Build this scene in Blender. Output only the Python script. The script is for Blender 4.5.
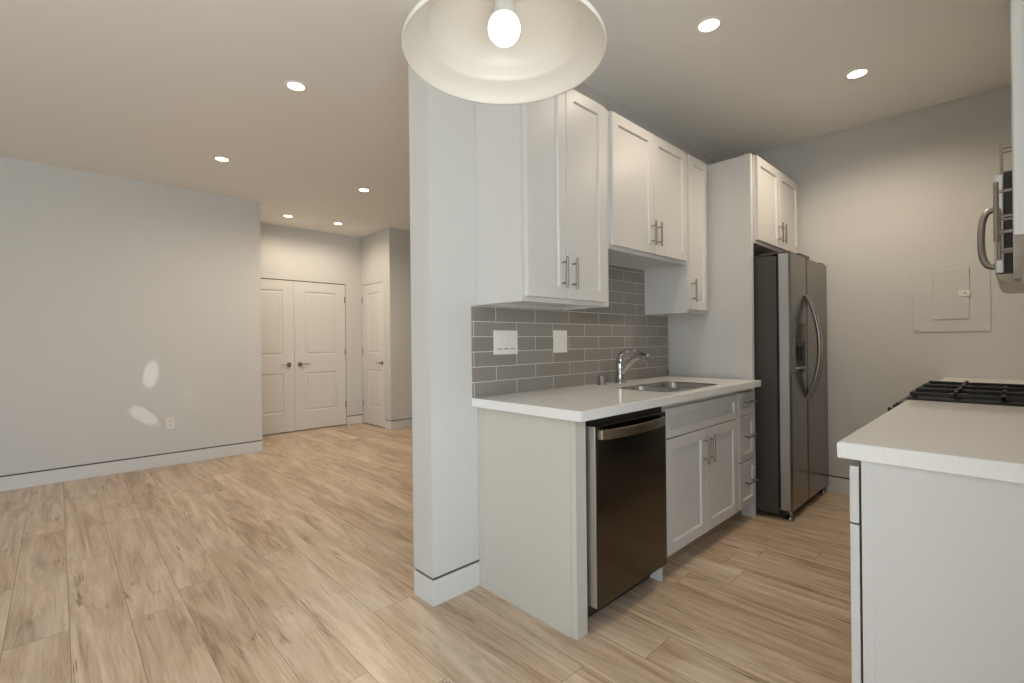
import bpy, bmesh, math, random
from mathutils import Vector, Matrix
for o in list(bpy.data.objects): bpy.data.objects.remove(o)
S = bpy.context.scene
COL = S.collection
random.seed(7)
PI = math.pi

# ------------------------------------------------------------------ camera
YAW, ROLL, FPX = 0.8095, 0.0108, 477.37
CAM = Vector((-1.4763, -1.7951, 1.1831))
F = Vector((math.cos(YAW), math.sin(YAW), 0)); R = Vector((math.sin(YAW), -math.cos(YAW), 0)); U = Vector((0, 0, 1))
R2 = R*math.cos(ROLL) - U*math.sin(ROLL); U2 = R*math.sin(ROLL) + U*math.cos(ROLL)
cd = bpy.data.cameras.new('camera'); cam = bpy.data.objects.new('camera', cd); COL.objects.link(cam)
cd.sensor_width = 36; cd.lens = FPX/1024*36; cd.clip_start = .05
m4 = Matrix((R2, U2, -F)).transposed().to_4x4(); m4.translation = CAM
cam.matrix_world = m4
S.camera = cam

# ------------------------------------------------------------------ light and exposure
S.view_settings.view_transform = 'Standard'; S.view_settings.look = 'None'
S.view_settings.gamma = 1; S.view_settings.use_curve_mapping = False
S.view_settings.exposure = 0.0
W = bpy.data.worlds.new('daylight'); S.world = W; W.use_nodes = True
bg = W.node_tree.nodes['Background']; bg.inputs[1].default_value = 3.45
_tc = W.node_tree.nodes.new('ShaderNodeTexCoord'); _sp = W.node_tree.nodes.new('ShaderNodeSeparateXYZ'); _rp = W.node_tree.nodes.new('ShaderNodeValToRGB')
W.node_tree.links.new(_tc.outputs['Generated'], _sp.inputs[0]); W.node_tree.links.new(_sp.outputs[2], _rp.inputs[0]); W.node_tree.links.new(_rp.outputs[0], bg.inputs[0])
_rp.color_ramp.elements[0].position = 0.0; _rp.color_ramp.elements[0].color = (1.30, 1.36, 1.36, 1)     # added glow from below the horizon, brightens the ceiling
_rp.color_ramp.elements[1].position = .06; _rp.color_ramp.elements[1].color = (.96, 1.10, 1.22, 1)         # bright overcast sky
H = 2.75
XB, XW, YR, YL = -4.2, 2.826, -2.13, 3.93      # back wall, far kitchen wall, right wall, left wall
def area(name, loc, rot, sx, sy, power, col, portal=False):
    d = bpy.data.lights.new(name, 'AREA'); d.shape = 'RECTANGLE'; d.size = sx; d.size_y = sy; d.energy = power; d.color = col
    o = bpy.data.objects.new(name, d); o.location = loc; o.rotation_euler = rot; COL.objects.link(o)
    if portal: d.cycles.is_portal = True
    return o
RX_0, RX_1, OZ1 = -4.1, -.90, 2.45             # wide patio opening in the right wall, behind and beside the camera
area('daylight_portal', ((RX_0+RX_1)/2, YR-.20, OZ1/2), (-PI/2, 0, 0), RX_1-RX_0, OZ1, 1, (1, 1, 1), True)
DOWN_W, DOWN_C = 4.5, (1.0, .84, .65)
BULB_E, LENS_E = 4.6, 8.0

# ------------------------------------------------------------------ materials
def mat(name, col, rough=.5, metal=0.0, spec=.5, **kw):
    m = bpy.data.materials.new(name); m.use_nodes = True
    b = m.node_tree.nodes['Principled BSDF']
    b.inputs['Base Color'].default_value = (*col, 1); b.inputs['Roughness'].default_value = rough
    b.inputs['Metallic'].default_value = metal; b.inputs['Specular IOR Level'].default_value = spec
    for k, v in kw.items(): b.inputs[k].default_value = v
    return m
def N(m, t, **kw):
    n = m.node_tree.nodes.new(t)
    for k, v in kw.items(): setattr(n, k, v)
    return n
def L(m, a, b): m.node_tree.links.new(a, b)
def math_n(m, op, a, b=None):
    n = N(m, 'ShaderNodeMath', operation=op)
    for i, v in enumerate((a, b)):
        if v is None: continue
        if isinstance(v, (int, float)): n.inputs[i].default_value = v
        else: L(m, v, n.inputs[i])
    return n.outputs[0]
def noise_bump(m, scale, strength, dist=.002):
    tc = N(m, 'ShaderNodeTexCoord'); no = N(m, 'ShaderNodeTexNoise'); no.inputs['Scale'].default_value = scale; no.inputs['Detail'].default_value = 4
    bu = N(m, 'ShaderNodeBump'); bu.inputs['Strength'].default_value = strength; bu.inputs['Distance'].default_value = dist
    L(m, tc.outputs['Object'], no.inputs['Vector']); L(m, no.outputs['Fac'], bu.inputs['Height'])
    L(m, bu.outputs[0], m.node_tree.nodes['Principled BSDF'].inputs['Normal'])
M = {}
M['wall'] = mat('wall_paint', (.615, .61, .59), .6, 0, .3); noise_bump(M['wall'], 180, .04)
M['ceiling'] = mat('ceiling_paint', (.86, .84, .80), .8, 0, .2); noise_bump(M['ceiling'], 150, .04)
M['base'] = mat('baseboard_paint', (.67, .67, .65), .4)
M['reveal'] = mat('reveal_groove', (.06, .06, .063), .5)
M['cab'] = mat('cabinet_white_paint', (.62, .61, .595), .34, 0, .5); noise_bump(M['cab'], 60, .01)
M['cream'] = mat('end_panel_cream', (.57, .545, .485), .38)  # creamier and a little darker than the cabinet white
M['door'] = mat('door_white_paint', (.68, .665, .64), .35)
M['toe_tan'] = mat('toe_kick_tan', (.36, .28, .20), .7)  # brown-tan tone of the recessed toe boards
M['nickel'] = mat('brushed_nickel', (.33, .31, .285), .32, 1)
M['chrome'] = mat('chrome', (.50, .50, .50), .10, 1)
M['bronze'] = mat('satin_nickel_aged', (.33, .29, .23), .35, 1)
M['black'] = mat('black_plastic', (.012, .012, .013), .35)
M['iron'] = mat('cast_iron', (.010, .010, .011), .55)
M['plate'] = mat('wall_plate_plastic', (.78, .75, .70), .35)
M['slot'] = mat('dark_slot', (.03, .03, .03), .6)
M['fside'] = mat('fridge_side_grey', (.062, .056, .052), .45)
M['gold'] = mat('brass_collar', (.62, .42, .18), .3, 1)
M['socket'] = mat('bulb_base_white', (.85, .86, .86), .4)
M['panel'] = mat('electrical_panel_paint', (.605, .595, .575), .45)

def brushed(name, col, rough, zscale):
    m = mat(name, col, rough, 1)
    tc = N(m, 'ShaderNodeTexCoord'); mp = N(m, 'ShaderNodeMapping'); mp.inputs['Scale'].default_value = zscale
    no = N(m, 'ShaderNodeTexNoise'); no.inputs['Scale'].default_value = 1; no.inputs['Detail'].default_value = 3
    L(m, tc.outputs['Object'], mp.inputs[0]); L(m, mp.outputs[0], no.inputs['Vector'])
    r = N(m, 'ShaderNodeMapRange'); r.inputs['To Min'].default_value = rough*.8; r.inputs['To Max'].default_value = rough*1.25
    L(m, no.outputs['Fac'], r.inputs['Value']); L(m, r.outputs[0], m.node_tree.nodes['Principled BSDF'].inputs['Roughness'])
    return m
M['steel'] = brushed('fridge_stainless_steel', (.21, .196, .18), .2, (400, 400, 3))
M['steel_edge'] = brushed('fridge_door_edge', (.46, .46, .45), .4, (200, 200, 3))
M['dw'] = brushed('dishwasher_dark_stainless', (.12, .11, .098), .2, (6, 400, 400))
M['dw_edge'] = brushed('dishwasher_door_edge', (.50, .48, .45), .4, (200, 200, 3))
M['dwh'] = brushed('dishwasher_handle_steel', (.33, .29, .245), .28, (6, 400, 400))
M['sink'] = brushed('sink_steel', (.42, .40, .37), .25, (200, 200, 200))
M['mw'] = brushed('microwave_steel', (.62, .62, .63), .3, (6, 400, 400))

def quartz():
    m = mat('white_quartz', (.74, .725, .70), .16, 0, .5); b = m.node_tree.nodes['Principled BSDF']
    tc = N(m, 'ShaderNodeTexCoord'); no = N(m, 'ShaderNodeTexNoise'); no.inputs['Scale'].default_value = 130; no.inputs['Detail'].default_value = 6
    r = N(m, 'ShaderNodeValToRGB'); r.color_ramp.elements[0].position = .3; r.color_ramp.elements[0].color = (.77, .76, .74, 1)
    r.color_ramp.elements[1].position = .7; r.color_ramp.elements[1].color = (.81, .80, .78, 1)
    L(m, tc.outputs['Object'], no.inputs['Vector']); L(m, no.outputs['Fac'], r.inputs[0]); L(m, r.outputs[0], b.inputs['Base Color'])
    return m
M['quartz'] = quartz()

def tiles():
    m = mat('grey_subway_tile', (.2, .19, .17), .22); b = m.node_tree.nodes['Principled BSDF']
    tc = N(m, 'ShaderNodeTexCoord'); sp = N(m, 'ShaderNodeSeparateXYZ'); L(m, tc.outputs['Object'], sp.inputs[0])
    x, z = sp.outputs[0], sp.outputs[2]
    TW, TH, G = .2865, .0735, .0019
    row = math_n(m, 'DIVIDE', math_n(m, 'SUBTRACT', z, .914-.0735*2), TH)
    ri = math_n(m, 'FLOOR', row); rf = math_n(m, 'FRACT', row)
    odd = math_n(m, 'MODULO', ri, 2)
    cx = math_n(m, 'DIVIDE', math_n(m, 'SUBTRACT', math_n(m, 'ADD', x, 2*TW), math_n(m, 'ADD', .116-.1433, math_n(m, 'MULTIPLY', odd, TW/2))), TW)
    ci = math_n(m, 'FLOOR', cx); cf = math_n(m, 'FRACT', cx)
    def edge(f, size):
        d = math_n(m, 'MINIMUM', f, math_n(m, 'SUBTRACT', 1, f)); return math_n(m, 'MULTIPLY', d, size)
    e = math_n(m, 'MINIMUM', edge(rf, TH), edge(cf, TW))
    g = N(m, 'ShaderNodeMapRange'); g.inputs['From Min'].default_value = G*.75; g.inputs['From Max'].default_value = G*1.25; L(m, e, g.inputs['Value'])
    cv = N(m, 'ShaderNodeCombineXYZ'); L(m, ci, cv.inputs[0]); L(m, ri, cv.inputs[1])
    wn = N(m, 'ShaderNodeTexWhiteNoise', noise_dimensions='2D'); L(m, cv.outputs[0], wn.inputs['Vector'])
    r = N(m, 'ShaderNodeValToRGB'); r.color_ramp.elements[0].color = (.245, .225, .20, 1); r.color_ramp.elements[1].color = (.285, .265, .238, 1)
    L(m, wn.outputs['Value'], r.inputs[0])
    mx = N(m, 'ShaderNodeMix', data_type='RGBA'); L(m, g.outputs[0], mx.inputs['Factor'])
    mx.inputs[6].default_value = (.62, .58, .51, 1); L(m, r.outputs[0], mx.inputs[7]); L(m, mx.outputs[2], b.inputs['Base Color'])
    ro = N(m, 'ShaderNodeMapRange'); ro.inputs['To Min'].default_value = .7; ro.inputs['To Max'].default_value = .16; L(m, g.outputs[0], ro.inputs['Value']); L(m, ro.outputs[0], b.inputs['Roughness'])
    bu = N(m, 'ShaderNodeBump'); bu.inputs['Strength'].default_value = .5; bu.inputs['Distance'].default_value = .002; L(m, g.outputs[0], bu.inputs['Height']); L(m, bu.outputs[0], b.inputs['Normal'])
    return m
M['tile'] = tiles()

def planks():
    m = mat('oak_plank_floor', (.4, .3, .2), .38, 0, .5); b = m.node_tree.nodes['Principled BSDF']
    tc = N(m, 'ShaderNodeTexCoord'); sp = N(m, 'ShaderNodeSeparateXYZ'); L(m, tc.outputs['Object'], sp.inputs[0])
    x, y = sp.outputs[0], sp.outputs[1]
    PW, PL = .193, 1.52
    cx = math_n(m, 'DIVIDE', math_n(m, 'ADD', x, .29+PW*40), PW); ci = math_n(m, 'FLOOR', cx); cf = math_n(m, 'FRACT', cx)
    w1 = N(m, 'ShaderNodeTexWhiteNoise', noise_dimensions='1D'); L(m, ci, w1.inputs['W'])
    ry = math_n(m, 'ADD', math_n(m, 'DIVIDE', math_n(m, 'ADD', y, 30), PL), math_n(m, 'MULTIPLY', w1.outputs['Value'], 5.0))
    ri = math_n(m, 'FLOOR', ry); rf = math_n(m, 'FRACT', ry)
    cv = N(m, 'ShaderNodeCombineXYZ'); L(m, ci, cv.inputs[0]); L(m, ri, cv.inputs[1])
    wn = N(m, 'ShaderNodeTexWhiteNoise', noise_dimensions='2D'); L(m, cv.outputs[0], wn.inputs['Vector'])
    rnd = wn.outputs['Value']
    def edge(f, size):
        d = math_n(m, 'MINIMUM', f, math_n(m, 'SUBTRACT', 1, f)); return math_n(m, 'MULTIPLY', d, size)
    e = math_n(m, 'MINIMUM', edge(cf, PW), edge(rf, PL))
    # grain coordinates shifted per plank
    gv = N(m, 'ShaderNodeCombineXYZ')
    L(m, math_n(m, 'ADD', x, math_n(m, 'MULTIPLY', rnd, 37.0)), gv.inputs[0]); L(m, math_n(m, 'ADD', y, math_n(m, 'MULTIPLY', rnd, 91.0)), gv.inputs[1]); L(m, math_n(m, 'MULTIPLY', rnd, 13.0), gv.inputs[2])
    def grain(sx, sy, det, rough=.6, dist=0.0):
        mp = N(m, 'ShaderNodeMapping'); mp.inputs['Scale'].default_value = (sx, sy, 1); L(m, gv.outputs[0], mp.inputs[0])
        no = N(m, 'ShaderNodeTexNoise'); no.inputs['Scale'].default_value = 1; no.inputs['Detail'].default_value = det; no.inputs['Roughness'].default_value = rough; no.inputs['Distortion'].default_value = dist
        L(m, mp.outputs[0], no.inputs['Vector']); return no.outputs['Fac']
    broad = grain(9, .9, 4, .6, 1.8); fine = grain(170, 7, 4, .7, .2); mid = grain(45, 2.0, 5, .7, 1.5); blot = grain(6, 1.6, 3, .6, .5)
    def cen(v, a): return math_n(m, 'MULTIPLY', math_n(m, 'SUBTRACT', v, .5), a)
    t = math_n(m, 'ADD', math_n(m, 'ADD', cen(broad, 1.35), cen(fine, .40)), math_n(m, 'ADD', cen(mid, .70), cen(rnd, .16)))
    t = math_n(m, 'ADD', t, .5)
    r = N(m, 'ShaderNodeValToRGB'); el = r.color_ramp.elements
    el[0].position = .12; el[0].color = (.30, .195, .118, 1); el[1].position = .86; el[1].color = (.74, .60, .455, 1)
    e1 = el.new(.40); e1.color = (.495, .355, .237, 1); e2 = el.new(.60); e2.color = (.61, .468, .333, 1)
    L(m, t, r.inputs[0])
    # pale cerused tint in patches
    gm = N(m, 'ShaderNodeMix', data_type='RGBA')
    gr = N(m, 'ShaderNodeMapRange'); gr.inputs['From Min'].default_value = .48; gr.inputs['From Max'].default_value = .72; L(m, blot, gr.inputs['Value'])
    L(m, math_n(m, 'MULTIPLY', gr.outputs[0], .45), gm.inputs['Factor'])
    L(m, r.outputs[0], gm.inputs[6]); gm.inputs[7].default_value = (.71, .60, .49, 1)
    # dark cracks and knots along the grain
    cr = grain(20, 1.0, 3, .6, .5); ms = grain(11, 3.4, 2, .5)
    rid = math_n(m, 'ABSOLUTE', math_n(m, 'SUBTRACT', cr, .5))
    k1 = N(m, 'ShaderNodeMapRange'); k1.inputs['From Min'].default_value = .020; k1.inputs['From Max'].default_value = .006; L(m, rid, k1.inputs['Value'])
    k2 = N(m, 'ShaderNodeMapRange'); k2.inputs['From Min'].default_value = .56; k2.inputs['From Max'].default_value = .66; L(m, ms, k2.inputs['Value'])
    k = N(m, 'ShaderNodeMath', operation='MULTIPLY'); L(m, k1.outputs[0], k.inputs[0]); L(m, k2.outputs[0], k.inputs[1])
    km = N(m, 'ShaderNodeMix', data_type='RGBA'); L(m, math_n(m, 'MULTIPLY', k.outputs[0], .8), km.inputs['Factor']); L(m, gm.outputs[2], km.inputs[6]); km.inputs[7].default_value = (.20, .125, .07, 1)
    # seams
    s = N(m, 'ShaderNodeMapRange'); s.inputs['From Min'].default_value = .0006; s.inputs['From Max'].default_value = .0022; L(m, e, s.inputs['Value'])
    sm = N(m, 'ShaderNodeMix', data_type='RGBA'); L(m, s.outputs[0], sm.inputs['Factor']); sm.inputs[6].default_value = (.30, .215, .145, 1); L(m, km.outputs[2], sm.inputs[7])
    L(m, sm.outputs[2], b.inputs['Base Color'])
    rr = N(m, 'ShaderNodeMapRange'); rr.inputs['To Min'].default_value = .26; rr.inputs['To Max'].default_value = .42; L(m, fine, rr.inputs['Value']); L(m, rr.outputs[0], b.inputs['Roughness'])
    hh = math_n(m, 'ADD', math_n(m, 'MULTIPLY', s.outputs[0], .6), math_n(m, 'MULTIPLY', fine, .4))
    bu = N(m, 'ShaderNodeBump'); bu.inputs['Strength'].default_value = .25; bu.inputs['Distance'].default_value = .0015; L(m, hh, bu.inputs['Height']); L(m, bu.outputs[0], b.inputs['Normal'])
    return m
M['floor'] = planks()

def emit(name, col, s):
    m = bpy.data.materials.new(name); m.use_nodes = True; nt = m.node_tree; nt.nodes.remove(nt.nodes['Principled BSDF'])
    e = nt.nodes.new('ShaderNodeEmission'); e.inputs[0].default_value = (*col, 1); e.inputs[1].default_value = s
    nt.links.new(e.outputs[0], nt.nodes['Material Output'].inputs[0]); return m
M['lens'] = emit('downlight_lens', (1, .93, .82), LENS_E)
M['bulb'] = emit('lit_bulb', (1, .93, .82), BULB_E)
def opal():
    m = bpy.data.materials.new('opal_glass_shade'); m.use_nodes = True; nt = m.node_tree
    b = nt.nodes['Principled BSDF']; b.inputs['Base Color'].default_value = (.80, .775, .725, 1); b.inputs['Roughness'].default_value = .3
    t = nt.nodes.new('ShaderNodeBsdfTranslucent'); t.inputs[0].default_value = (.8, .74, .64, 1)
    x = nt.nodes.new('ShaderNodeMixShader'); x.inputs[0].default_value = .25
    nt.links.new(b.outputs[0], x.inputs[1]); nt.links.new(t.outputs[0], x.inputs[2]); nt.links.new(x.outputs[0], nt.nodes['Material Output'].inputs[0]); return m
M['opal'] = opal()

# ------------------------------------------------------------------ mesh helpers (all coordinates are world coordinates)
def box(bm, x0, x1, y0, y1, z0, z1, bev=0.0, seg=2):
    vs = [bm.verts.new((x, y, z)) for x in (x0, x1) for y in (y0, y1) for z in (z0, z1)]
    fs = [(0, 1, 3, 2), (4, 6, 7, 5), (0, 4, 5, 1), (2, 3, 7, 6), (0, 2, 6, 4), (1, 5, 7, 3)]
    faces = [bm.faces.new([vs[i] for i in f]) for f in fs]
    if bev > 0:
        es = list({e for f in faces for e in f.edges})
        bmesh.ops.bevel(bm, geom=es, offset=bev, segments=seg, profile=.5, affect='EDGES')
def tube(bm, pts, rad, seg=12, cap=True, flat=1.0):
    pts = [Vector(p) for p in pts]; n = len(pts)
    if isinstance(rad, (int, float)): rad = [rad]*n
    t0 = (pts[1]-pts[0]).normalized(); a = Vector((0, 0, 1)) if abs(t0.z) < .9 else Vector((1, 0, 0))
    nrm = t0.cross(a).normalized(); rings = []
    for i in range(n):
        t = (pts[min(i+1, n-1)]-pts[max(i-1, 0)]).normalized()
        nrm = (nrm - t*nrm.dot(t)).normalized(); bn = t.cross(nrm)
        rings.append([bm.verts.new(pts[i] + nrm*math.cos(2*PI*k/seg)*rad[i] + bn*math.sin(2*PI*k/seg)*rad[i]*flat) for k in range(seg)])
    for i in range(n-1):
        for k in range(seg):
            f = bm.faces.new((rings[i][k], rings[i][(k+1) % seg], rings[i+1][(k+1) % seg], rings[i+1][k])); f.smooth = True
    if cap:
        for f in (bm.faces.new(rings[0][::-1]), bm.faces.new(rings[-1])):
            for e in f.edges: e.smooth = False
def lathe(bm, prof, cx, cy, cz, seg=48, axis='z', closed=False):
    rings = []
    for r, h in prof:
        ring = []
        for k in range(seg):
            c, s = math.cos(2*PI*k/seg)*r, math.sin(2*PI*k/seg)*r
            p = (cx+c, cy+s, cz+h) if axis == 'z' else ((cx+c, cy+h, cz+s) if axis == 'y' else (cx+h, cy+c, cz+s))
            ring.append(bm.verts.new(p))
        rings.append(ring)
    pairs = [(i, i+1) for i in range(len(rings)-1)] + ([(len(rings)-1, 0)] if closed else [])
    for i, j in pairs:
        for k in range(seg):
            f = bm.faces.new((rings[i][k], rings[i][(k+1) % seg], rings[j][(k+1) % seg], rings[j][k])); f.smooth = True
    if not closed:
        for q, rg_ in ((prof[0][0], rings[0][::-1]), (prof[-1][0], rings[-1])):
            if q > 1e-5:
                for e in bm.faces.new(rg_).edges: e.smooth = False
def spline(pts, n=8):
    P = [Vector(p) for p in pts]; P = [2*P[0]-P[1]] + P + [2*P[-1]-P[-2]]; out = []
    for i in range(1, len(P)-2):
        for k in range(n):
            t = k/n; a, b, c, d = P[i-1:i+3]
            out.append(.5*((2*b)+(c-a)*t+(2*a-5*b+4*c-d)*t*t+(3*b-a-3*c+d)*t**3))
    out.append(P[-2]); return out
def ngon_prism(bm, poly, fn):
    a = [bm.verts.new(fn(p, 0)) for p in poly]; b = [bm.verts.new(fn(p, 1)) for p in poly]
    bm.faces.new(a); bm.faces.new(b[::-1])
    for i in range(len(poly)): bm.faces.new((a[i], b[i], b[(i+1) % len(poly)], a[(i+1) % len(poly)]))

def root_of(p):
    while p.parent: p = p.parent
    return p
def obj(name, bm, m, parent=None, label=None, smooth=False):
    bmesh.ops.remove_doubles(bm, verts=bm.verts, dist=1e-6)
    bmesh.ops.recalc_face_normals(bm, faces=bm.faces)
    if smooth:
        for f in bm.faces: f.smooth = True
    if parent is not None: bmesh.ops.translate(bm, verts=bm.verts, vec=-root_of(parent).location)
    me = bpy.data.meshes.new(name); bm.to_mesh(me); bm.free(); me.materials.append(m)
    o = bpy.data.objects.new(name, me); COL.objects.link(o)
    if parent is not None: o.parent = parent
    if label: o['label'] = label
    return o
def thing(name, label, cat, loc, group=None):
    o = bpy.data.objects.new(name, None); o.empty_display_size = .1; o.location = loc; COL.objects.link(o)
    o['label'] = label; o['category'] = cat
    if group: o['group'] = group
    return o
def tag(o, label, cat, group=None):
    o['label'] = label; o['category'] = cat
    if group: o['group'] = group
    return o
def struct(name, bm, m, parent=None):
    o = obj(name, bm, m, parent)
    if parent is None: o['kind'] = 'structure'
    return o
def bx(*a, **k):
    bm = bmesh.new(); box(bm, *a, **k); return bm

# ------------------------------------------------------------------ room shell
BH, GR = .115, .013
struct('floor', bx(XB-.3, 4.3, YR-.15, 5.2, -.1, 0), M['floor'])
struct('ceiling', bx(XB-.3, 4.3, YR-.15, 5.2, H, H+.1), M['ceiling'])
def wall(side, x0, x1, y0, y1, base=True, mw=None):
    """a wall with a flush baseboard below a recessed dark reveal line"""
    if not base:
        struct('wall_'+side, bx(x0, x1, y0, y1, 0, H), M['wall']); return
    struct('wall_'+side, bx(x0, x1, y0, y1, BH+GR, H), M['wall'])
    struct('baseboard_'+side, bx(x0, x1, y0, y1, 0, BH, bev=.001, seg=1), M['base'])
    d = .008
    struct('trim_'+side, bx(x0+d, x1-d, y0+d, y1-d, BH-.002, BH+GR+.002), M['reveal'])
wall('partition', -.270, XW, 0, .157)
wall('left', XB, .156, YL, YL+.12)
wall('kitchen_far', XW, XW+.14, YR, 1.4)
bm = bmesh.new(); box(bm, XB, RX_0, YR-.14, YR, 0, H); box(bm, RX_1, XW, YR-.14, YR, 0, H); box(bm, RX_0, RX_1, YR-.14, YR, OZ1, H); struct('wall_right', bm, M['wall'])
w = bmesh.new()
for xx in (RX_0, (RX_0+RX_1)/2-.025, RX_1-.05): box(w, xx, xx+.05, YR-.12, YR-.04, 0, OZ1)
box(w, RX_0, RX_1, YR-.12, YR-.04, OZ1-.06, OZ1); box(w, RX_0, RX_1, YR-.12, YR-.04, 0, .03)
struct('window_1', w, M['base'])
wall('hall_stub', 1.795, 4.2, 4.03, 4.15)
wall('living_far', 4.06, 4.2, .3, 4.03)
struct('wall_leak_block', bx(1.93, 2.0, 4.15, 5.2, 0, H), M['wall'])  # added unseen wall, blocks outside light leaking under the narrow door
wall('hall_left', -.1, .02, YL+.12, 4.88)
# partition side of the living room runs on to the far wall
struct('wall_living_return', bx(XW+.14, 4.2, .157, .3, 0, H), M['wall'])
# double-door wall: opening x .12..1.556, z 0..2.03 ; beside it a strip of wall
YD, ZD = 4.88, 2.028
bm = bmesh.new(); box(bm, 1.560, 1.795, YD, YD+.12, BH+GR, H); box(bm, -.1, 1.560, YD, YD+.12, ZD+.012, H); struct('wall_hall_back', bm, M['wall'])
struct('baseboard_hall_back', bx(1.560, 1.795, YD, YD+.12, 0, BH, bev=.001, seg=1), M['base'])
struct('trim_hall_back', bx(1.568, 1.80, YD+.008, YD+.11, BH-.002, BH+GR+.002), M['reveal'])
bm = bmesh.new(); box(bm, -.1, 1.560, YD+.02, YD+.05, ZD-.002, ZD+.02); box(bm, .82, .86, YD+.045, YD+.06, 0, ZD); struct('trim_closet_head', bm, M['reveal'])
struct('wall_closet_back', bx(-.1, 1.9, YD+.14, YD+.2, 0, H), M['wall'])
# side wall with the narrow door: plane x=1.795 facing -x
XD = 1.795
bm = bmesh.new(); box(bm, XD, XD+.12, 4.15, 4.205, BH+GR, H); box(bm, XD, XD+.12, 4.845, YD, BH+GR, H); box(bm, XD, XD+.12, 4.205, 4.845, ZD+.008, H)
struct('wall_hall_side', bm, M['wall'])
bm = bmesh.new(); box(bm, XD, XD+.12, 4.15, 4.205, 0, BH); box(bm, XD, XD+.12, 4.845, YD, 0, BH); struct('baseboard_hall_side', bm, M['base'])
bm = bmesh.new(); box(bm, XD+.008, XD+.11, 4.15, 4.205, BH-.002, BH+GR+.002); box(bm, XD+.008, XD+.11, 4.845, YD, BH-.002, BH+GR+.002); box(bm, XD+.02, XD+.06, 4.205, 4.845, ZD-.002, ZD+.02); struct('trim_hall_side', bm, M['reveal'])
wall('back', XB-.14, XB, YR-.14, YL+.12)

# ------------------------------------------------------------------ interior doors
def molded(T, w, h, panels, th=.035):
    """two-panel moulded slab in (u,v,n): u width, v height, n outwards"""
    bm = bmesh.new()
    us = sorted({0, w, *[p[0] for p in panels], *[p[1] for p in panels]}); vs = sorted({0, h, *[p[2] for p in panels], *[p[3] for p in panels]})
    def inside(u, v): return any(p[0] < u < p[1] and p[2] < v < p[3] for p in panels)
    vert = {}
    def V(u, v, n):
        k = (round(u, 5), round(v, 5), round(n, 5))
        if k not in vert: vert[k] = bm.verts.new(T(*k))
        return vert[k]
    for i in range(len(us)-1):
        for j in range(len(vs)-1):
            if not inside((us[i]+us[i+1])/2, (vs[j]+vs[j+1])/2):
                bm.faces.new((V(us[i], vs[j], 0), V(us[i+1], vs[j], 0), V(us[i+1], vs[j+1], 0), V(us[i], vs[j+1], 0)))
    for (a, b, c, d) in panels:
        prev = [(a, c, 0), (b, c, 0), (b, d, 0), (a, d, 0)]
        for ins, dep in ((.008, -.009), (.022, -.010), (.034, -.002)):
            cur = [(a+ins, c+ins, dep), (b-ins, c+ins, dep), (b-ins, d-ins, dep), (a+ins, d-ins, dep)]
            for q in range(4): bm.faces.new((V(*prev[q]), V(*prev[(q+1) % 4]), V(*cur[(q+1) % 4]), V(*cur[q])))
            prev = cur
        bm.faces.new([V(*p) for p in prev])
    bk = [(0, 0), (w, 0), (w, h), (0, h)]
    bm.faces.new([V(*p, -th) for p in bk][::-1])
    # side faces
    def side(pts):
        for q in range(len(pts)-1):
            a, b = pts[q], pts[q+1]
            bm.faces.new((V(*a, 0), V(*a, -th), V(*b, -th), V(*b, 0)))
    for pts in ([(u, 0) for u in us], [(w, v) for v in vs], [(u, h) for u in us[::-1]], [(0, v) for v in vs[::-1]]):
        if len(pts) == 2: side(pts)
        else:
            bm.faces.new([V(*p, 0) for p in pts] + [V(*pts[-1], -th), V(*pts[0], -th)])
    return bm
def lever(T, u, v, dirn, parent):
    bm = bmesh.new()
    P = lambda a, b, c: T(u+a, v+b, c)
    # rose
    for (r, n0, n1) in ((.030, 0, .008), (.024, .008, .012), (.011, .012, .045)):
        ring = [[bm.verts.new(P(math.cos(2*PI*k/24)*r, math.sin(2*PI*k/24)*r, n)) for k in range(24)] for n in (n0, n1)]
        bm.faces.new(ring[0][::-1]); bm.faces.new(ring[1])
        for k in range(24): bm.faces.new((ring[0][k], ring[0][(k+1) % 24], ring[1][(k+1) % 24], ring[1][k]))
    tube(bm, [P(*q) for q in ((0, 0, .048), (dirn*.03, .002, .050), (dirn*.08, .004, .050), (dirn*.125, .001, .047))], [.011, .010, .008, .006], 10, flat=.8)
    return obj('door_handle', bm, M['bronze'], parent)
def hinge(T, u, v, parent):
    bm = bmesh.new(); tube(bm, [T(u, v-.045, .006), T(u, v+.045, .006)], .007, 8)
    a = [T(u-.012, v-.045, .001), T(u+.004, v-.045, .001), T(u+.004, v+.045, .001), T(u-.012, v+.045, .001)]
    bm.faces.new([bm.verts.new(p) for p in a])
    return obj('hinge', bm, M['bronze'], parent)
def make_door(name, T, w, panels, hu, hdir, hinge_u, hinges=(.30, 1.06, 1.81)):
    d = obj(name, molded(T, w, ZD-.012, panels), M['door']); d['kind'] = 'structure'
    lever(T, hu, .892, hdir, d)
    for z in hinges: hinge(T, hinge_u, z-.012, d)
    return d
T1 = lambda u, v, n: (.122+u, YD-n+.004, .012+v)          # closet left leaf .122-.836
T2 = lambda u, v, n: (.839+u, YD-n+.004, .012+v)          # closet right leaf .839-1.553
pl = [(.14, .575, .250, .780), (.14, .575, 1.020, 1.885)]
make_door('door_1', T1, .714, pl, .714-.07, -1, .006)
make_door('door_2', T2, .714, pl, .07, 1, .711)
T3 = lambda u, v, n: (XD-n+.004, 4.843-u, .012+v)          # narrow door, hinges deep in the corner
make_door('door_3', T3, .636, [(.16, .476+.05, .250, .790), (.16, .476+.05, 1.025, 1.890)], .636-.055, -1, .006)

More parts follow.
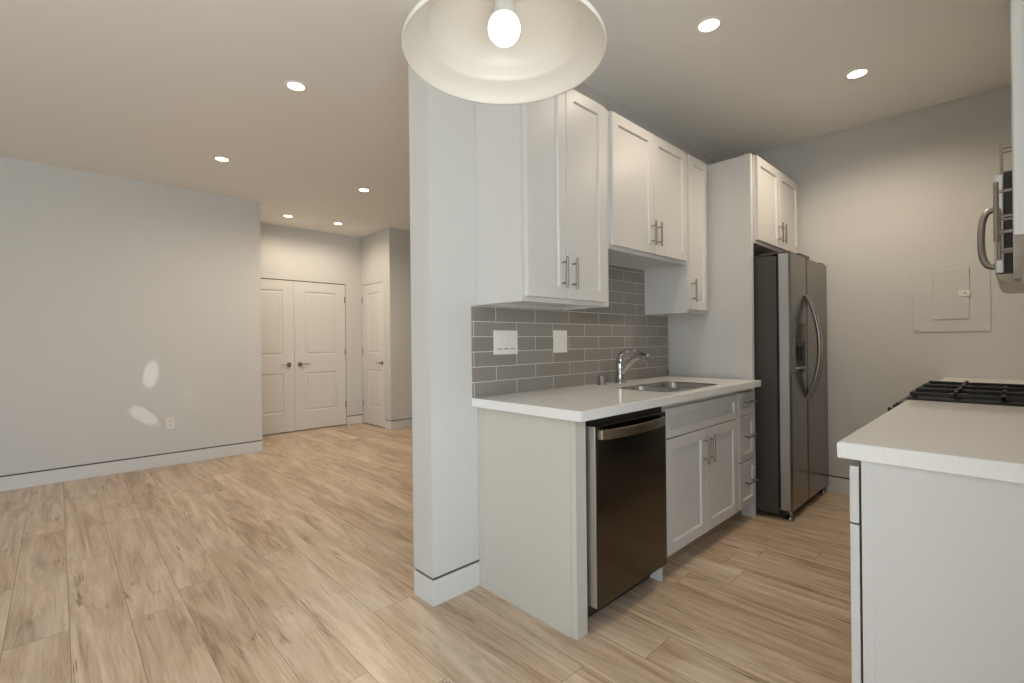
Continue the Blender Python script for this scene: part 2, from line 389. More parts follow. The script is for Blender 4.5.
# ------------------------------------------------------------------ cabinet helpers
# front frame maps: 'left run' faces -y ; 'right run' faces +y
def TL(yf):  return lambda u, v, n: (u, yf-n, v)
def TR(yf):  return lambda u, v, n: (u, yf+n, v)
def shaker(T, u0, u1, v0, v1, th=.02, rail=.056, rec=.010):
    bm = bmesh.new(); c = .0015
    def ring(i, n): return [bm.verts.new(T(*p, n)) for p in ((u0+i, v0+i), (u1-i, v0+i), (u1-i, v1-i), (u0+i, v1-i))]
    rs = [ring(0, 0), ring(0, th-c), ring(c, th), ring(rail, th), ring(rail+.005, th-rec)]
    for a, b in zip(rs, rs[1:]):
        for k in range(4): bm.faces.new((a[k], a[(k+1) % 4], b[(k+1) % 4], b[k]))
    bm.faces.new(rs[0][::-1]); bm.faces.new(rs[-1])
    return bm
def bar_pull(T, a, b, n0, off=.032, r=.0058, inset=.026):
    """bar handle between (u,v) points a and b standing off the face at n0"""
    bm = bmesh.new(); a, b = Vector((*a, 0)), Vector((*b, 0)); d = (b-a).normalized()
    tube(bm, [T(a.x, a.y, n0+off), T(b.x, b.y, n0+off)], r, 12)
    for p in (a+d*inset, b-d*inset): tube(bm, [T(p.x, p.y, n0-.0005), T(p.x, p.y, n0+off)], .0042, 10)
    return bm
def carcass(x0, x1, y0, y1, z0, z1, top=True, front=None, t=.018, bottom=True):
    """open-front box; y0 = front plane of the face frame, y1 = back"""
    bm = bmesh.new(); s = 1 if y1 > y0 else -1
    lo, hi = sorted((y0+s*.0202, y1)); li, hh = sorted((y0+s*.0202, y1-s*.0102)); e = .0004
    box(bm, x0, x0+t, lo, hi, z0, z1); box(bm, x1-t, x1, lo, hi, z0, z1)
    b = sorted((y1, y1-s*.01)); box(bm, x0+t+e, x1-t-e, *b, z0, z1)
    if bottom: box(bm, x0+t+e, x1-t-e, li, hh, z0+.012, z0+.03)
    if top: box(bm, x0+t+e, x1-t-e, li, hh, z1-t, z1)
    f = sorted((y0, y0+s*.02))
    return bm, f
def face_frame(bm, f, x0, x1, z0, z1, sl=.04, sr=.04, rb=.04, rt=.04, mids=()):
    box(bm, x0, x0+sl, *f, z0, z1); box(bm, x1-sr, x1, *f, z0, z1)
    box(bm, x0+sl+.0002, x1-sr-.0002, *f, z0, z0+rb); box(bm, x0+sl+.0002, x1-sr-.0002, *f, z1-rt, z1)
    for a, b in mids: box(bm, a, b, *f, z0+rb, z1-rt)

ZB, ZT = 1.361, 2.409
YF = -.313
def upper(label, x0, x1, z0, doors, pulls, frame, y0=YF, back=-.002, ztop=ZT, T=None, cat='cabinet', grp=None, pz=None, plen=.15):
    T = T or TL(y0)
    th = thing('wall_cabinet', label, cat, ((x0+x1)/2, (y0+back)/2, z0), grp)
    bm, f = carcass(x0, x1, y0, back, z0, ztop); face_frame(bm, f, x0, x1, z0, ztop, *frame)
    obj('cabinet_box', bm, M['cab'], th)
    for (a, b), p in zip(doors, pulls):
        d = obj('cabinet_door', shaker(T, a, b, z0+.022, ztop-.004), M['cab'], th)
        zz = pz if pz else z0+.068
        obj('door_handle', bar_pull(T, (p, zz), (p, zz+plen), .02), M['nickel'], d)
    return th
G1 = 'white shaker cabinets on the kitchen walls'
upper('large white shaker wall cabinet with two tall doors nearest the column', 0, .650, ZB, [(.018, .287), (.291, .606)], [.250, .325], (.03, .05, .035, .03), grp=G1)
upper('shorter white shaker wall cabinet with two doors mounted above the sink', .652, 1.524, 1.671, [(.672, 1.096), (1.100, 1.512)], [1.060, 1.124], (.03, .03, .035, .03), grp=G1, plen=.14)
upper('narrow white single-door wall cabinet between the sink cabinet and tall fridge panel', 1.526, 1.855, ZB, [(1.540, 1.808)], [1.566], (.03, .05, .035, .03), grp=G1)
upper('white two-door cabinet high above the stainless steel fridge', 1.888, 2.812, 1.822, [(1.906, 2.334), (2.338, 2.780)], [2.300, 2.372], (.03, .04, .03, .03), y0=-.612, grp=G1, pz=1.875, plen=.14)
# tall side panel between counter and fridge
bm = bmesh.new(); box(bm, 1.857, 1.885, -.607, -.002, 0, 2.412, bev=.001, seg=1); box(bm, 1.846, 1.857, -.607, -.566, .916, 2.412, bev=.001, seg=1)
tag(obj('fridge_side_panel', bm, M['cab']), 'tall white end panel standing between the counter and the fridge', 'panel')

# ------------------------------------------------------------------ left base run
CT, CB = .914, .8735
bm = bmesh.new(); box(bm, 0, .019, -.575, -.003, 0, CB-.001); box(bm, 0, .066, -.602, -.575, 0, CB-.001, bev=.0015); box(bm, -.003, 0, -.575, -.53, 0, CB-.001); box(bm, -.003, 0, -.035, -.003, 0, CB-.001)
tag(obj('base_end_panel', bm, M['cream']), 'white end panel of the sink counter facing the dining side', 'panel')

def rrect(x0, x1, y0, y1, r, n=6):
    out = []
    for cx, cy, a0 in ((x1-r, y1-r, 0), (x0+r, y1-r, PI/2), (x0+r, y0+r, PI), (x1-r, y0+r, 1.5*PI)):
        for k in range(n+1): a = a0+PI/2*k/n; out.append((cx+math.cos(a)*r, cy+math.sin(a)*r))
    return out
def slab(outer, hole, z0, z1, bev=.003):
    bm = bmesh.new()
    def loop(pts): 
        vs = [bm.verts.new((x, y, z1)) for x, y in pts]; return [bm.edges.new((vs[i], vs[(i+1) % len(vs)])) for i in range(len(vs))]
    es = loop(outer) + (loop(hole) if hole else [])
    bmesh.ops.triangle_fill(bm, edges=es, use_beauty=True)
    r = bmesh.ops.extrude_face_region(bm, geom=list(bm.faces))
    bmesh.ops.translate(bm, verts=[v for v in r['geom'] if isinstance(v, bmesh.types.BMVert)], vec=(0, 0, z0-z1))
    bmesh.ops.recalc_face_normals(bm, faces=bm.faces)
    if bev:
        es = [e for e in bm.edges if len(e.link_faces) == 2 and e.calc_face_angle(0) > 1.2 and abs(e.verts[0].co.z-z1) < 1e-5 and abs(e.verts[1].co.z-z1) < 1e-5]
        bmesh.ops.bevel(bm, geom=es, offset=bev, segments=2, profile=.5, affect='EDGES')
    return bm
SX0, SX1, SY0, SY1 = .790, 1.390, -.585, -.250
bm = slab([(-.037, -.660), (1.845, -.660), (1.845, -.608), (1.845, -.003), (-.037, -.003)], rrect(SX0, SX1, SY0, SY1, .07), CB, CT)
tag(obj('countertop', bm, M['quartz']), 'white quartz countertop with the sink cut into it', 'countertop')
# sink, double bowl, undermount
def bowl(bm, x0, x1, y0, y1, ztop, depth):
    prof = [(0, 0), (.004, -.01), (.012, -depth*.85), (.03, -depth), ]
    rings = []
    for ins, dz in prof:
        rings.append([bm.verts.new((x, y, ztop+dz)) for x, y in rrect(x0+ins, x1-ins, y0+ins, y1-ins, max(.06-ins*.3, .02))])
    for a, b in zip(rings, rings[1:]):
        for k in range(len(a)): f = bm.faces.new((a[k], a[(k+1) % len(a)], b[(k+1) % len(a)], b[k])); f.smooth = True
    bm.faces.new(rings[-1]); return rings[0]
sk = thing('kitchen_sink', 'stainless steel double-bowl sink set into the white countertop', 'sink', (1.12, -.38, CB-.2))
def sink_bowl(x0, x1, y0, y1, d):
    bm = bmesh.new(); bowl(bm, x0, x1, y0, y1, CT+.001, d)
    o = obj('bowl', bm, M['sink'], sk)
    b2 = bmesh.new(); cx, cy = (x0+x1)/2, (y0+y1)/2; lathe(b2, [(.045, .001), (.045, .004), (.035, .003), (.028, .002)], cx, cy, CT+.001-d, 24)
    obj('drain', b2, M['chrome'], o)
sink_bowl(SX0+.004, 1.010, SY0+.03, SY1-.004, .15); sink_bowl(1.030, SX1-.004, SY0+.004, SY1-.004, .17)
# flange: rim under the counter plus divider
bm = bmesh.new(); loops = [rrect(SX0-.010, SX1+.010, SY0-.010, SY1+.010, .075), rrect(SX0+.004, 1.010, SY0+.03, SY1-.004, .06), rrect(1.030, SX1-.004, SY0+.004, SY1-.004, .06)]
es = []
for lp in loops:
    vs = [bm.verts.new((x, y, CT+.001)) for x, y in lp]; es += [bm.edges.new((vs[i], vs[(i+1) % len(vs)])) for i in range(len(vs))]
bmesh.ops.triangle_fill(bm, edges=es, use_beauty=True)
obj('flange', bm, M['sink'], sk)

# faucet: leaning body, pull-out spout, loop lever
fx, fy = 1.115, -.070
fc = thing('kitchen_faucet', 'chrome single-lever faucet with pull-out spout behind the sink', 'faucet', (fx, fy, CT))
bm = bmesh.new(); lathe(bm, [(.034, 0.0005), (.034, .006), (.028, .012), (.026, .05), (.028, .09), (.029, .115), (.026, .135), (.012, .146), (.0, .148)], fx, fy, CT, 28)
obj('body', bm, M['chrome'], fc, smooth=False)
bm = bmesh.new(); tube(bm, spline([(fx, fy-.005, CT+.055), (fx-.002, fy-.045, CT+.100), (fx-.004, fy-.090, CT+.142), (fx-.006, fy-.130, CT+.166), (fx-.008, fy-.165, CT+.172), (fx-.010, fy-.200, CT+.162)], 6), [.018]*12 + [.019]*6 + [.022]*6 + [.025]*6 + [.024], 16)
sp = obj('spout', bm, M['chrome'], fc)
bm = bmesh.new(); tube(bm, [(fx-.010, fy-.198, CT+.163), (fx-.011, fy-.214, CT+.156)], [.021, .018], 16); obj('spray_head', bm, M['nickel'], sp)
bm = bmesh.new(); tube(bm, spline([(fx, fy+.002, CT+.135), (fx+.001, fy-.002, CT+.168), (fx+.003, fy-.030, CT+.192), (fx+.006, fy-.075, CT+.206), (fx+.009, fy-.105, CT+.207)], 6), [.025]*4+[.021]*6+[.016]*6+[.010]*8+[.005], 14, flat=.75)
obj('lever', bm, M['chrome'], fc)
bm = bmesh.new(); lathe(bm, [(.027, .0005), (.027, .004), (.023, .006), (.023, .052), (.019, .058), (0, .059)], .907, -.075, CT, 24)
tag(obj('air_gap_cap', bm, M['chrome']), 'short chrome air gap cylinder beside the faucet', 'air gap')

# dishwasher
DX0, DX1 = .085, .640
dw = thing('dishwasher', 'dark stainless steel dishwasher under the counter next to the end panel', 'dishwasher', (.36, -.32, 0))
obj('tub_body', bx(.068, .645, -.585, -.03, .06, CB-.012), M['black'], dw)
bm = bmesh.new(); box(bm, DX0, DX1, -.640, -.588, .105, .838, bev=.003); dd = obj('dishwasher_door', bm, M['dw'], dw)
obj('door_edge', bx(DX0-.006, DX0-.0005, -.637, -.590, .107, .836, bev=.001, seg=1), M['dw_edge'], dd, label='pale steel edge of the dark door')
obj('gap_shade_strip', bx(DX0, DX1, -.618, -.588, .8385, CB-.006), M['black'], dd)  # black strip painting the shaded gap between door top and counter
bm = bmesh.new()
n = 14
for k in range(n):
    a, b = k/n, (k+1)/n
sec = [(DX0+.03+(DX1-DX0-.06)*k/n, -.648-.034*math.sin(PI*min(max((k/n), .0), 1))**.5) for k in range(n+1)]
rings = [[bm.verts.new((x, y+dy, z)) for dy, z in ((-.004, .783), (.004, .780), (.004, .822), (-.004, .819))] for x, y in sec]
for a, b in zip(rings, rings[1:]):
    for k in range(4): bm.faces.new((a[k], a[(k+1) % 4], b[(k+1) % 4], b[k]))
bm.faces.new(rings[0]); bm.faces.new(rings[-1][::-1])
for x in (DX0+.03, DX1-.03): box(bm, x-.01, x+.01, -.646, -.6395, .783, .819)
obj('handle', bm, M['dwh'], dd, label='bowed brushed steel bar handle')
bm = bmesh.new(); box(bm, .068, .645, -.545, -.525, .008, .098)
obj('kick_plate', bm, M['black'], dw)

# sink base and drawer base
def base_cab(name, label, x0, x1, y0, y1, T, cat='cabinet', grp='white base cabinets', toe=.075, fl=True):
    th = thing(name, label, cat, ((x0+x1)/2, (y0+y1)/2, 0), grp)
    bm, f = carcass(x0, x1, y0, y1, .11, CB-.001, top=False); face_frame(bm, f, x0, x1, .11, CB-.001, .03, .03, .02, .03)
    obj('cabinet_box', bm, M['cab'], th)
    s = 1 if y1 > y0 else -1
    ty = sorted((y0+s*toe, y0+s*(toe+.018))); b2 = bmesh.new(); box(b2, x0, x1, *ty, 0, .11); box(b2, x0, x0+.02, *sorted((y0+s*(toe+.018), y1)), 0, .11); box(b2, x1-.02, x1, *sorted((y0+s*(toe+.018), y1)), 0, .11)
    obj('toe_kick', b2, M['toe_tan'], th)
    return th
T = TL(-.600)
sb = base_cab('sink_cabinet', 'white shaker sink base cabinet with two doors and false drawer front', .668, 1.562, -.600, -.02, T)
obj('foot_panel', bx(.654, .667, -.600, -.05, 0, CB-.002), M['cab'], sb)
obj('false_drawer_front', shaker(T, .684, 1.552, .696, .842, rail=.042), M['cab'], sb)
for a, b, p in ((.684, 1.118, 1.086), (1.122, 1.552, 1.152)):
    d = obj('cabinet_door', shaker(T, a, b, .118, .690), M['cab'], sb); obj('door_handle', bar_pull(T, (p, .502), (p, .655), .02), M['nickel'], d)
db = base_cab('drawer_cabinet', 'narrow white base cabinet with three stacked drawers beside the fridge panel', 1.566, 1.853, -.600, -.02, T)
for v0, v1 in ((.702, .842), (.412, .696), (.120, .406)):
    d = obj('drawer', shaker(T, 1.584, 1.845, v0, v1, rail=.045), M['cab'], db); zc = (v0+v1)/2+.012
    obj('drawer_handle', bar_pull(T, (1.640, zc), (1.790, zc), .02), M['nickel'], d)

# backsplash and its plates
tb = bmesh.new(); ngon_prism(tb, [(-.035, CT+.001), (1.845, CT+.001), (1.845, 1.358), (1.522, 1.358), (1.522, 1.669), (.653, 1.669), (.653, 1.358), (-.035, 1.358)], lambda p, e: (p[0], -.008+.0075*e, p[1]))
tag(obj('tile_backsplash', tb, M['tile']), 'grey subway tile backsplash behind the sink counter', 'backsplash')
def plate(th, x0, x1, z0, z1, y=-.008, face=-1):
    obj('cover_plate', bx(x0, x1, *sorted((y, y+face*.006)), z0, z1, bev=.002), M['plate'], th)
sw = thing('switch_plate', 'wide white three-gang switch plate on the grey tiles nearest the column', 'switch', (.180, -.008, 1.178)); plate(sw, .098, .262, 1.118, 1.240)
for k in range(3):
    xc = .180+(k-1)*.046
    bm = bmesh.new(); ngon_prism(bm, [(1.148, -.0138), (1.148, -.0148), (1.178, -.0165), (1.210, -.0195), (1.210, -.0138)], lambda p, e, xc=xc: (xc-.0165+.033*e, p[1], p[0]))
    r = obj('rocker', bm, M['plate'], sw); obj('rocker_slot', bx(xc-.017, xc+.017, -.0152, -.0138, 1.1445, 1.1480), M['slot'], r)
def outlet(label, T, cu, cv, mplate, w=.118, hgt=.128, decora=True):
    c = T(cu, cv, 0); th = thing('wall_outlet', label, 'outlet', c)
    def b(u0, u1, v0, v1, n0, n1, bev=0):
        p, q = T(u0, v0, n0), T(u1, v1, n1); lo = [min(a, d) for a, d in zip(p, q)]; hi = [max(a, d) for a, d in zip(p, q)]
        return bx(lo[0], hi[0], lo[1], hi[1], lo[2], hi[2], bev=bev)
    obj('cover_plate', b(cu-w/2, cu+w/2, cv-hgt/2, cv+hgt/2, 0, .006, .002), mplate, th)
    for s in (-1, 1):
        v = cv+s*.020
        f = obj('socket_face', b(cu-.0165, cu+.0165, v-.0145, v+.0145, .006, .0085, .001), mplate, th)
        bm = b(cu-.0085, cu-.006, v-.004, v+.007, .0085, .0089)
        for q in ((cu+.006, cu+.0085, v-.004, v+.006), (cu-.003, cu+.003, v-.012, v-.007)):
            t = b(*q, .0085, .0089); me = bpy.data.meshes.new('t'); t.to_mesh(me); t.free(); bm.from_mesh(me); bpy.data.meshes.remove(me)
        obj('socket_slots', bm, M['slot'], f)
    return th
wp = thing('wall_plate', 'narrow white wall plate with a rectangular insert on the grey tiles left of the faucet', 'wall plate', (.604, -.008, 1.180)); plate(wp, .545, .663, 1.117, 1.244)
obj('insert', bx(.585, .622, -.0165, -.0139, 1.145, 1.215, bev=.001), M['plate'], wp)
outlet('white duplex outlet low on the long left wall', TL(YL), -.675, .418, M['plate'], w=.072, hgt=.118)

# ------------------------------------------------------------------ fridge
fr = thing('refrigerator', 'tall stainless steel side-by-side fridge with ice dispenser in the corner', 'refrigerator', (2.37, -.40, 0))
FX0, FX1, FS = 1.932, 2.814, 2.284
FYF = -.812
obj('fridge_body', bx(FX0+.005, FX1, -.728, -.03, .03, 1.725, bev=.004), M['fside'], fr, label='dark grey painted cabinet sides')
obj('door_gasket', bx(FX0+.02, FX1-.015, -.742, -.7285, .07, 1.715), M['black'], fr)
def fdoor(x0, x1):
    bm = bmesh.new(); poly = [(x0, -.7425), (x1, -.7425), (x1, FYF+.012), (x1-.004, FYF+.003), (x1-.014, FYF), (x0+.014, FYF), (x0+.004, FYF+.003), (x0, FYF+.012)]
    ngon_prism(bm, poly, lambda p, e: (p[0], p[1], .068+(1.737-.068)*e)); return bm
d1 = obj('freezer_door', fdoor(FX0, FS-.003), M['steel'], fr)
obj('door_edge', bx(FX0-.0015, FX0-.0003, FYF+.012, -.745, .070, 1.735), M['steel_edge'], d1, label='lighter brushed edge of the freezer door')
d2 = obj('fridge_door', fdoor(FS+.003, FX1), M['steel'], fr)
def bow(x):
    bm = bmesh.new(); pts = []
    for k in range(25):
        t = k/24; z = .775+(1.476-.775)*t; s = math.sin(PI*t); pts.append((x, FYF-.004-.078*s**.75, z))
    tube(bm, pts, [.010+.004*math.sin(PI*k/24) for k in range(25)], 12, flat=1.0); return bm
obj('door_handle', bow(FS-.032), M['nickel'], d1); obj('door_handle', bow(FS+.034), M['nickel'], d2)
# dispenser
dsp = obj('dispenser_frame', None or (lambda: (lambda b: (box(b, 1.985, 2.005, FYF-.010, FYF+.001, .955, 1.285, bev=.002), box(b, 2.195, 2.215, FYF-.010, FYF+.001, .955, 1.285, bev=.002), box(b, 2.005, 2.195, FYF-.010, FYF+.001, .955, .985, bev=.002), box(b, 2.005, 2.195, FYF-.010, FYF+.001, 1.165, 1.285, bev=.002), b)[-1])(bmesh.new()))(), M['dw'], d1)
obj('dispenser_recess', bx(2.005, 2.195, FYF-.003, FYF+.0005, .985, 1.165), M['black'], dsp)
bm = bmesh.new(); box(bm, 2.06, 2.08, FYF-.012, FYF-.003, 1.03, 1.13); box(bm, 2.12, 2.14, FYF-.012, FYF-.003, 1.03, 1.13); obj('dispenser_paddle', bm, M['black'], dsp)
obj('drip_tray', bx(2.01, 2.19, FYF-.022, FYF-.003, .985, .995), M['mw'], dsp)
bm = bmesh.new(); box(bm, FX0+.02, FX0+.14, -.800, -.62, 1.738, 1.752, bev=.003); box(bm, FX0+.03, FX0+.13, -.70, -.5, 1.7255, 1.745, bev=.003); obj('hinge_cover', bm, M['fside'], fr)
bm = bmesh.new(); box(bm, FX1-.14, FX1-.02, -.800, -.62, 1.738, 1.752, bev=.003); box(bm, FX1-.13, FX1-.03, -.70, -.5, 1.7255, 1.745, bev=.003); obj('hinge_cover', bm, M['fside'], fr)
bm = bmesh.new(); box(bm, FS-.10, FS+.12, -.80, -.60, 1.738, 1.765, bev=.004); obj('hinge_cover', bm, M['fside'], fr)
obj('kick_grille', bx(FX0+.03, FX1-.01, -.765, -.735, .008, .064), M['black'], fr)
for x in (FX0+.05, FX1-.06):
    bm = bmesh.new(); lathe(bm, [(.022, 0), (.022, .020), (.012, .022), (.012, .06)], x, -.785, 0, 16); obj('leveling_foot', bm, M['nickel'], fr)
    bm = bmesh.new(); box(bm, x-.03, x+.03, -.775, -.70, .058, .068); obj('hinge_bracket', bm, M['nickel'], fr)

# electrical panel on the far kitchen wall
ep = thing('electrical_panel', 'painted breaker panel cover set in the far kitchen wall', 'electrical panel', (XW, -1.51, 1.45))
obj('cover', bx(XW-.006, XW-.0002, -1.700, -1.318, 1.216, 1.666, bev=.002), M['panel'], ep)
bm = bmesh.new()
pdr = obj('panel_door', bx(XW-.012, XW-.006, -1.603, -1.424, 1.301, 1.632, bev=.002), M['panel'], ep)
obj('latch', bx(XW-.017, XW-.012, -1.606, -1.548, 1.446, 1.486, bev=.0015), M['plate'], pdr)
bm = bmesh.new(); box(bm, XW-.0185, XW-.017, -1.590, -1.576, 1.464, 1.470); obj('latch_slot', bm, M['bronze'], pdr)
for y in (-1.342, -1.676):
    for z in (1.238, 1.645):
        bm = bmesh.new(); lathe(bm, [(.006, 0), (.006, -.002), (.003, -.003)], XW-.006, y, z, 12, axis='x'); obj('screw', bm, M['plate'], ep)

# ------------------------------------------------------------------ right run
RYF, RYB = -1.526, YR+.003
TRr = TR(RYF)
def right_base(label, x0, x1, spans, endpanel):
    th = base_cab('base_cabinet', label, x0, x1, RYF, RYB, TRr)
    TRd = TR(RYF+.006)
    for a, b, p in spans:
        d = obj('drawer', shaker(TRd, a, b, .708, .853, rail=.042), M['cab'], th); obj('drawer_handle', bar_pull(TRd, ((a+b)/2-.08, .78), ((a+b)/2+.08, .78), .02), M['nickel'], d)
        d = obj('cabinet_door', shaker(TRd, a, b, .118, .702), M['cab'], th); obj('door_handle', bar_pull(TRd, (p, .50), (p, .655), .02), M['nickel'], d)
    if endpanel:
        bm = bmesh.new(); box(bm, x0-.022, x0-.001, RYB, RYF-.001, 0, CB-.001, bev=.001, seg=1); box(bm, x0-.0245, x0-.022, RYF-.025, RYF-.001, 0, CB-.001); obj('end_panel', bm, M['cab'], th)
    return th
right_base('white base cabinet in the right foreground with a plain side panel', .022, 1.176, [(.006, .585, .55), (.589, 1.168, .624)], True)
right_base('white base cabinet beyond the stove against the far wall', 1.946, 2.818, [(1.954, 2.378, 2.345), (2.382, 2.810, 2.415)], False)
tag(obj('countertop', slab([(-.012, RYB), (1.178, RYB), (1.178, -1.478), (-.012, -1.478)], None, CB, CT), M['quartz']), 'white quartz counter slab in the right foreground before the stove', 'countertop')
tag(obj('countertop', slab([(1.944, RYB), (2.823, RYB), (2.823, -1.478), (1.944, -1.478)], None, CB, CT), M['quartz']), 'short pale counter slab seen beyond the stove grates', 'countertop')
# gas range
rg = thing('gas_range', 'gas range with black cast-iron grates between the right counters', 'stove', (1.561, -1.78, 0))
RX0, RX1 = 1.183, 1.939
obj('range_body', bx(RX0, RX1, YR+.03, -1.47, .05, .905, bev=.003), M['mw'], rg)
bm = bmesh.new(); box(bm, RX0, RX1, YR+.03, -1.475, .9055, .922, bev=.004); obj('cooktop', bm, M['iron'], rg)
od = obj('oven_door', bx(RX0+.005, RX1-.005, -1.4695, -1.435, .24, .76, bev=.004), M['mw'], rg)
obj('oven_window', bx(RX0+.13, RX1-.13, -1.4345, -1.432, .36, .64), M['black'], od)
bm = bmesh.new(); tube(bm, [(RX0+.06, -1.385, .715), (RX1-.06, -1.385, .715)], .011, 12)
for x in (RX0+.1, RX1-.1): tube(bm, [(x, -1.436, .715), (x, -1.385, .715)], .008, 10)
obj('oven_handle', bm, M['mw'], od)
dr = obj('warming_drawer', bx(RX0+.005, RX1-.005, -1.4695, -1.437, .07, .23, bev=.004), M['mw'], rg)
bm = bmesh.new(); ngon_prism(bm, [(-1.4695, .77), (-1.430, .77), (-1.437, .895), (-1.4695, .905)], lambda p, e: (RX0+.002+(RX1-RX0-.004)*e, p[0], p[1])); cp = obj('control_panel', bm, M['black'], rg)
for k in range(5):
    x = RX0+.10+k*(RX1-RX0-.20)/4
    bm = bmesh.new(); lathe(bm, [(.024, .0), (.024, .006), (.020, .010), (.018, .034), (.0, .036)], x, -1.436, .845, 20, axis='y'); box(bm, x-.004, x+.004, -1.402, -1.396, .827, .863); obj('knob', bm, M['black'], cp)
GZ = .947
for gx0, gx1 in ((RX0+.012, RX0+.255), (RX0+.259, RX1-.259), (RX1-.255, RX1-.012)):
    bm = bmesh.new(); gy0, gy1 = YR+.085, -1.492; t = .0075; zt = GZ; zb_ = GZ-.016
    for y in (gy0, gy1): box(bm, gx0, gx1, y-t, y+t, zb_, zt, bev=.002, seg=1)
    for x in (gx0+t, gx1-t): box(bm, x-t, x+t, gy0, gy1, zb_, zt, bev=.002, seg=1)
    ym = (gy0+gy1)/2; box(bm, gx0, gx1, ym-t, ym+t, zb_, zt, bev=.002, seg=1)
    xm = (gx0+gx1)/2
    for yc in ((gy0+ym)/2, (gy1+ym)/2):
        for sx in (-1, 1): box(bm, *sorted((xm+sx*.03, xm+sx*(gx1-gx0)/2)), yc-t*.8, yc+t*.8, zb_, zt+.009, bev=.002, seg=1)
        for sy in (-1, 1): box(bm, xm-t*.8, xm+t*.8, *sorted((yc+sy*.03, yc+sy*(ym-gy0)/2)), zb_, zt+.009, bev=.002, seg=1)
    for x in (gx0+.012, gx1-.012):
        for y in (gy0+.01, gy1-.01): box(bm, x-.007, x+.007, y-.007, y+.007, .9225, zb_+.004)
    obj('grate', bm, M['iron'], rg)
    for yc in ((gy0+ym)/2, (gy1+ym)/2):
        bm = bmesh.new(); lathe(bm, [(.045, .0), (.045, .006), (.034, .007), (.034, .014), (.028, .017), (0, .017)], xm, yc, .9225, 20); obj('burner', bm, M['iron'], rg)

# right wall cabinets and microwave
UYF, UYB = -1.818, YR+.003
TRu = TR(UYF)
G2 = 'white shaker wall cabinets on the right'
upper('white wall cabinet at the right edge showing its plain side panel', .0, .420, 1.378, [(.012, .410)], [.380], (.03, .03, .035, .03), y0=UYF, back=UYB, T=TRu, grp=G2, ztop=2.745, pz=1.44, plen=.162)
upper('white wall cabinet at the right edge, between side-panel cabinet and microwave', .422, 1.176, 1.378, [(.432, .797), (.801, 1.166)], [.765, .833], (.03, .03, .035, .03), y0=UYF, back=UYB, T=TRu, grp=G2, ztop=2.745, pz=1.44, plen=.162)
upper('white wall cabinet over the microwave with long bar handles showing', 1.180, 1.942, 1.822, [(1.190, 1.559), (1.563, 1.932)], [1.528, 1.594], (.03, .03, .035, .03), y0=UYF, back=UYB, T=TRu, grp=G2, ztop=2.745, pz=1.875, plen=.155)
mw = thing('microwave', 'stainless steel over-range microwave with curved handle at right edge', 'microwave', (1.561, -1.94, 1.43))
MX0, MX1 = 1.184, 1.938
obj('microwave_body', bx(MX0, MX1, UYB, -1.776, 1.425, 1.818, bev=.002), M['black'], mw)
md = obj('microwave_door', bx(MX0+.16, MX1, -1.7755, -1.748, 1.428, 1.815, bev=.006), M['mw'], mw)
obj('door_window', bx(MX0+.26, MX1-.05, -1.7478, -1.746, 1.49, 1.76), M['black'], md)
obj('control_panel', bx(MX0, MX0+.157, -1.7755, -1.748, 1.428, 1.815, bev=.006), M['mw'], mw)
bm = bmesh.new(); hx = MX0+.21
pts = spline([(hx, -1.750, 1.474), (hx, -1.722, 1.486), (hx, -1.708, 1.525), (hx, -1.704, 1.595), (hx, -1.708, 1.668), (hx, -1.722, 1.708), (hx, -1.750, 1.720)], 6)
tube(bm, pts, .0125, 12); obj('handle', bm, M['nickel'], md)
for za in (1.462, 1.706): obj('handle_mount', bx(hx-.014, hx+.014, -1.751, -1.744, za, za+.03), M['black'], md)
bm = bmesh.new(); ngon_prism(bm, [(-1.795, 1.4245), (-1.752, 1.4245), (-1.760, 1.402), (-1.785, 1.392), (UYB, 1.392), (UYB, 1.4245)], lambda p, e: (MX0+(MX1-MX0)*e, p[0], p[1])); vb = obj('vent_base', bm, M['bronze'], mw)
for x in (MX0+.2, MX1-.2):
    bm = bmesh.new(); lathe(bm, [(.06, -.0005), (.055, -.02), (.045, -.035), (.0, -.04)], x, -1.93, 1.392, 20); obj('vent_lamp', bm, M['mw'], vb)

# ------------------------------------------------------------------ ceiling lights
def downlight(x, y, label, power, ang=2.95):
    th = thing('recessed_downlight', label, 'downlight', (x, y, H), 'recessed ceiling downlights')
    bm = bmesh.new(); lathe(bm, [(.047, -.001), (.049, -.004), (.062, -.004), (.066, -.0005), (.066, -.0001), (.047, -.0001)], x, y, H, 40, closed=True)
    obj('trim_ring', bm, M['ceiling'], th)
    bm = bmesh.new(); lathe(bm, [(.0465, -.0006), (.0465, -.0022), (.03, -.0030), (0, -.0032)], x, y, H, 32); obj('lens', bm, M['lens'], th)
    d = bpy.data.lights.new('downlight_beam', 'SPOT'); d.energy = power; d.color = DOWN_C; d.spot_size = ang; d.spot_blend = .7; d.shadow_soft_size = .05
    o = bpy.data.objects.new('downlight_beam', d); o.location = (0, 0, -.02); o.parent = th; COL.objects.link(o)
for x, y, lab, p, *ang in ((-.413, 1.20, 'bright recessed downlight in the living room ceiling closest to the camera', 2.5), (-.456, 2.80, 'recessed downlight in the ceiling closest to the long left wall', 3),
        (.810, 2.775, 'recessed downlight in the ceiling between the hall lights and the column', 20), (.583, 4.32, 'left one of two small downlights before the closet double doors', 5.2),
        (1.194, 4.28, 'right one of two small downlights, near the narrow hall door', 5.2), (.888, -.762, 'recessed downlight in the kitchen ceiling nearer the pendant lamp', 4.6, 2.6),
        (1.970, -1.169, 'recessed downlight in the kitchen ceiling in front of the far wall', 11, 2.75)):
    downlight(x, y, lab, DOWN_W*p, *ang)

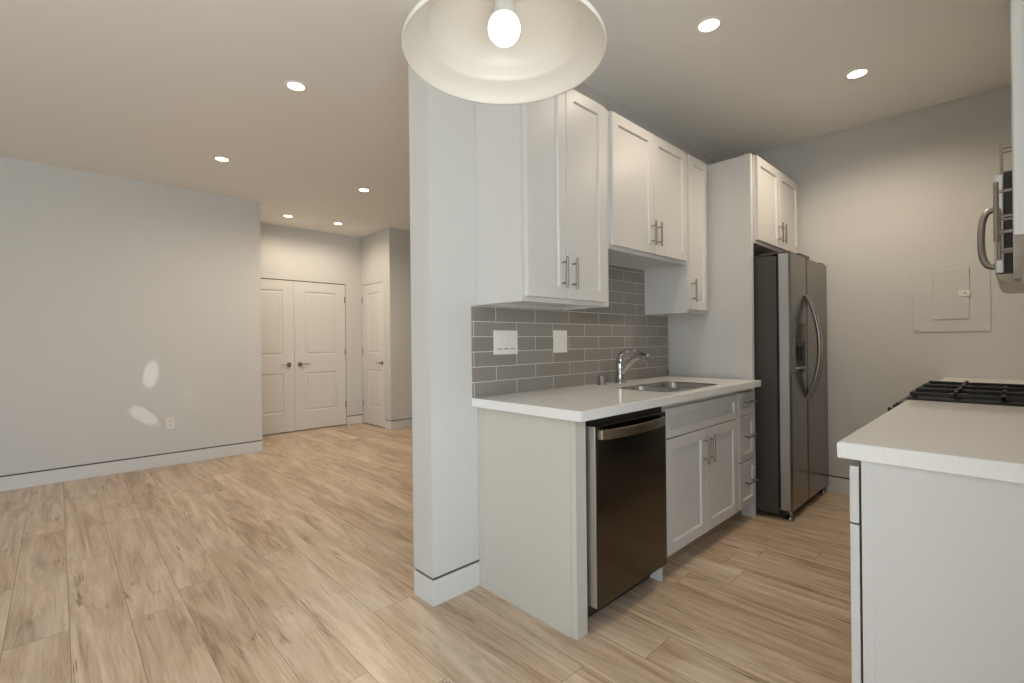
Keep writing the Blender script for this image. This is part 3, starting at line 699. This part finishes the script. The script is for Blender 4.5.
# pendant lamp
PX, PY, PZ = -.858, -1.134, 1.726
pd = thing('pendant_lamp', 'white bell-shaped pendant lamp with a bare lit bulb hanging near the camera', 'lamp', (PX, PY, PZ))
inner = [(.186, .002), (.180, .012), (.170, .0215), (.160, .028), (.152, .032), (.1475, .0355), (.1458, .041), (.1450, .058), (.1415, .070), (.130, .084), (.108, .097), (.080, .108), (.050, .118), (.030, .124)]
outer = [(r+.004, z+.005) for r, z in inner][::-1]
bm = bmesh.new(); lathe(bm, [(.189, -.001)]+inner+outer+[(.191, .003)], PX, PY, PZ, 72, closed=True)
obj('lamp_shade', bm, M['opal'], pd)
bz = PZ+.020
gl = [(.0305*math.sin(a), .0305*(1-math.cos(a))) for a in [PI*k/24 for k in range(18)]]
bm = bmesh.new(); lathe(bm, gl, PX, PY, bz, 32); bb = obj('bulb', bm, M['bulb'], pd)
bm = bmesh.new(); lathe(bm, [(gl[-1][0]-.0002, gl[-1][1]+.0003), (.0215, .061), (.0185, .082), (.0165, .105), (.0145, .118), (.013, .134)], PX, PY, bz, 24); obj('bulb_base', bm, M['socket'], bb)
bm = bmesh.new(); lathe(bm, [(.024, .118), (.026, .122), (.026, .152), (.018, .168), (.008, .178), (.0, .178)], PX, PY, bz, 24); obj('socket', bm, M['gold'], pd)
bm = bmesh.new(); tube(bm, [(PX, PY, PZ+.165), (PX, PY, H-.02)], .006, 10); obj('rod', bm, M['gold'], pd)
bm = bmesh.new(); lathe(bm, [(.06, -.0005), (.058, -.012), (.03, -.022), (.0, -.024)], PX, PY, H, 28); obj('canopy', bm, M['gold'], pd)

# ------------------------------------------------------------------ spots added outside the patio opening, imitating sun glints on the left wall
def glint(src, tgt, wdt, hgt, roll, power):
    d = bpy.data.lights.new('sun_glint_spot', 'SPOT'); d.energy = power; d.color = (1, .98, .95); d.spot_size = wdt; d.spot_blend = .35; d.shadow_soft_size = 0.0
    o = bpy.data.objects.new('sun_glint_spot', d); v = (Vector(tgt)-Vector(src)).normalized(); q = v.to_track_quat('-Z', 'Y')
    o.location = src; o.rotation_mode = 'QUATERNION'; q.rotate(Matrix.Rotation(0, 3, 'X')); o.rotation_quaternion = q @ Matrix.Rotation(roll, 3, 'Z').to_quaternion()
    o.scale = (1, hgt, 1); COL.objects.link(o)
glint((-1.60, -3.4, 1.75), (-.825, YL, .905), .0115, 2.2, -.15, 520)
glint((-1.65, -3.4, 1.60), (-.885, YL, .515), .0075, 2.2, .85, 430)
glint((-1.50, -3.4, 1.70), (-.520, YL, .715), .0085, 2.2, .15, 130)
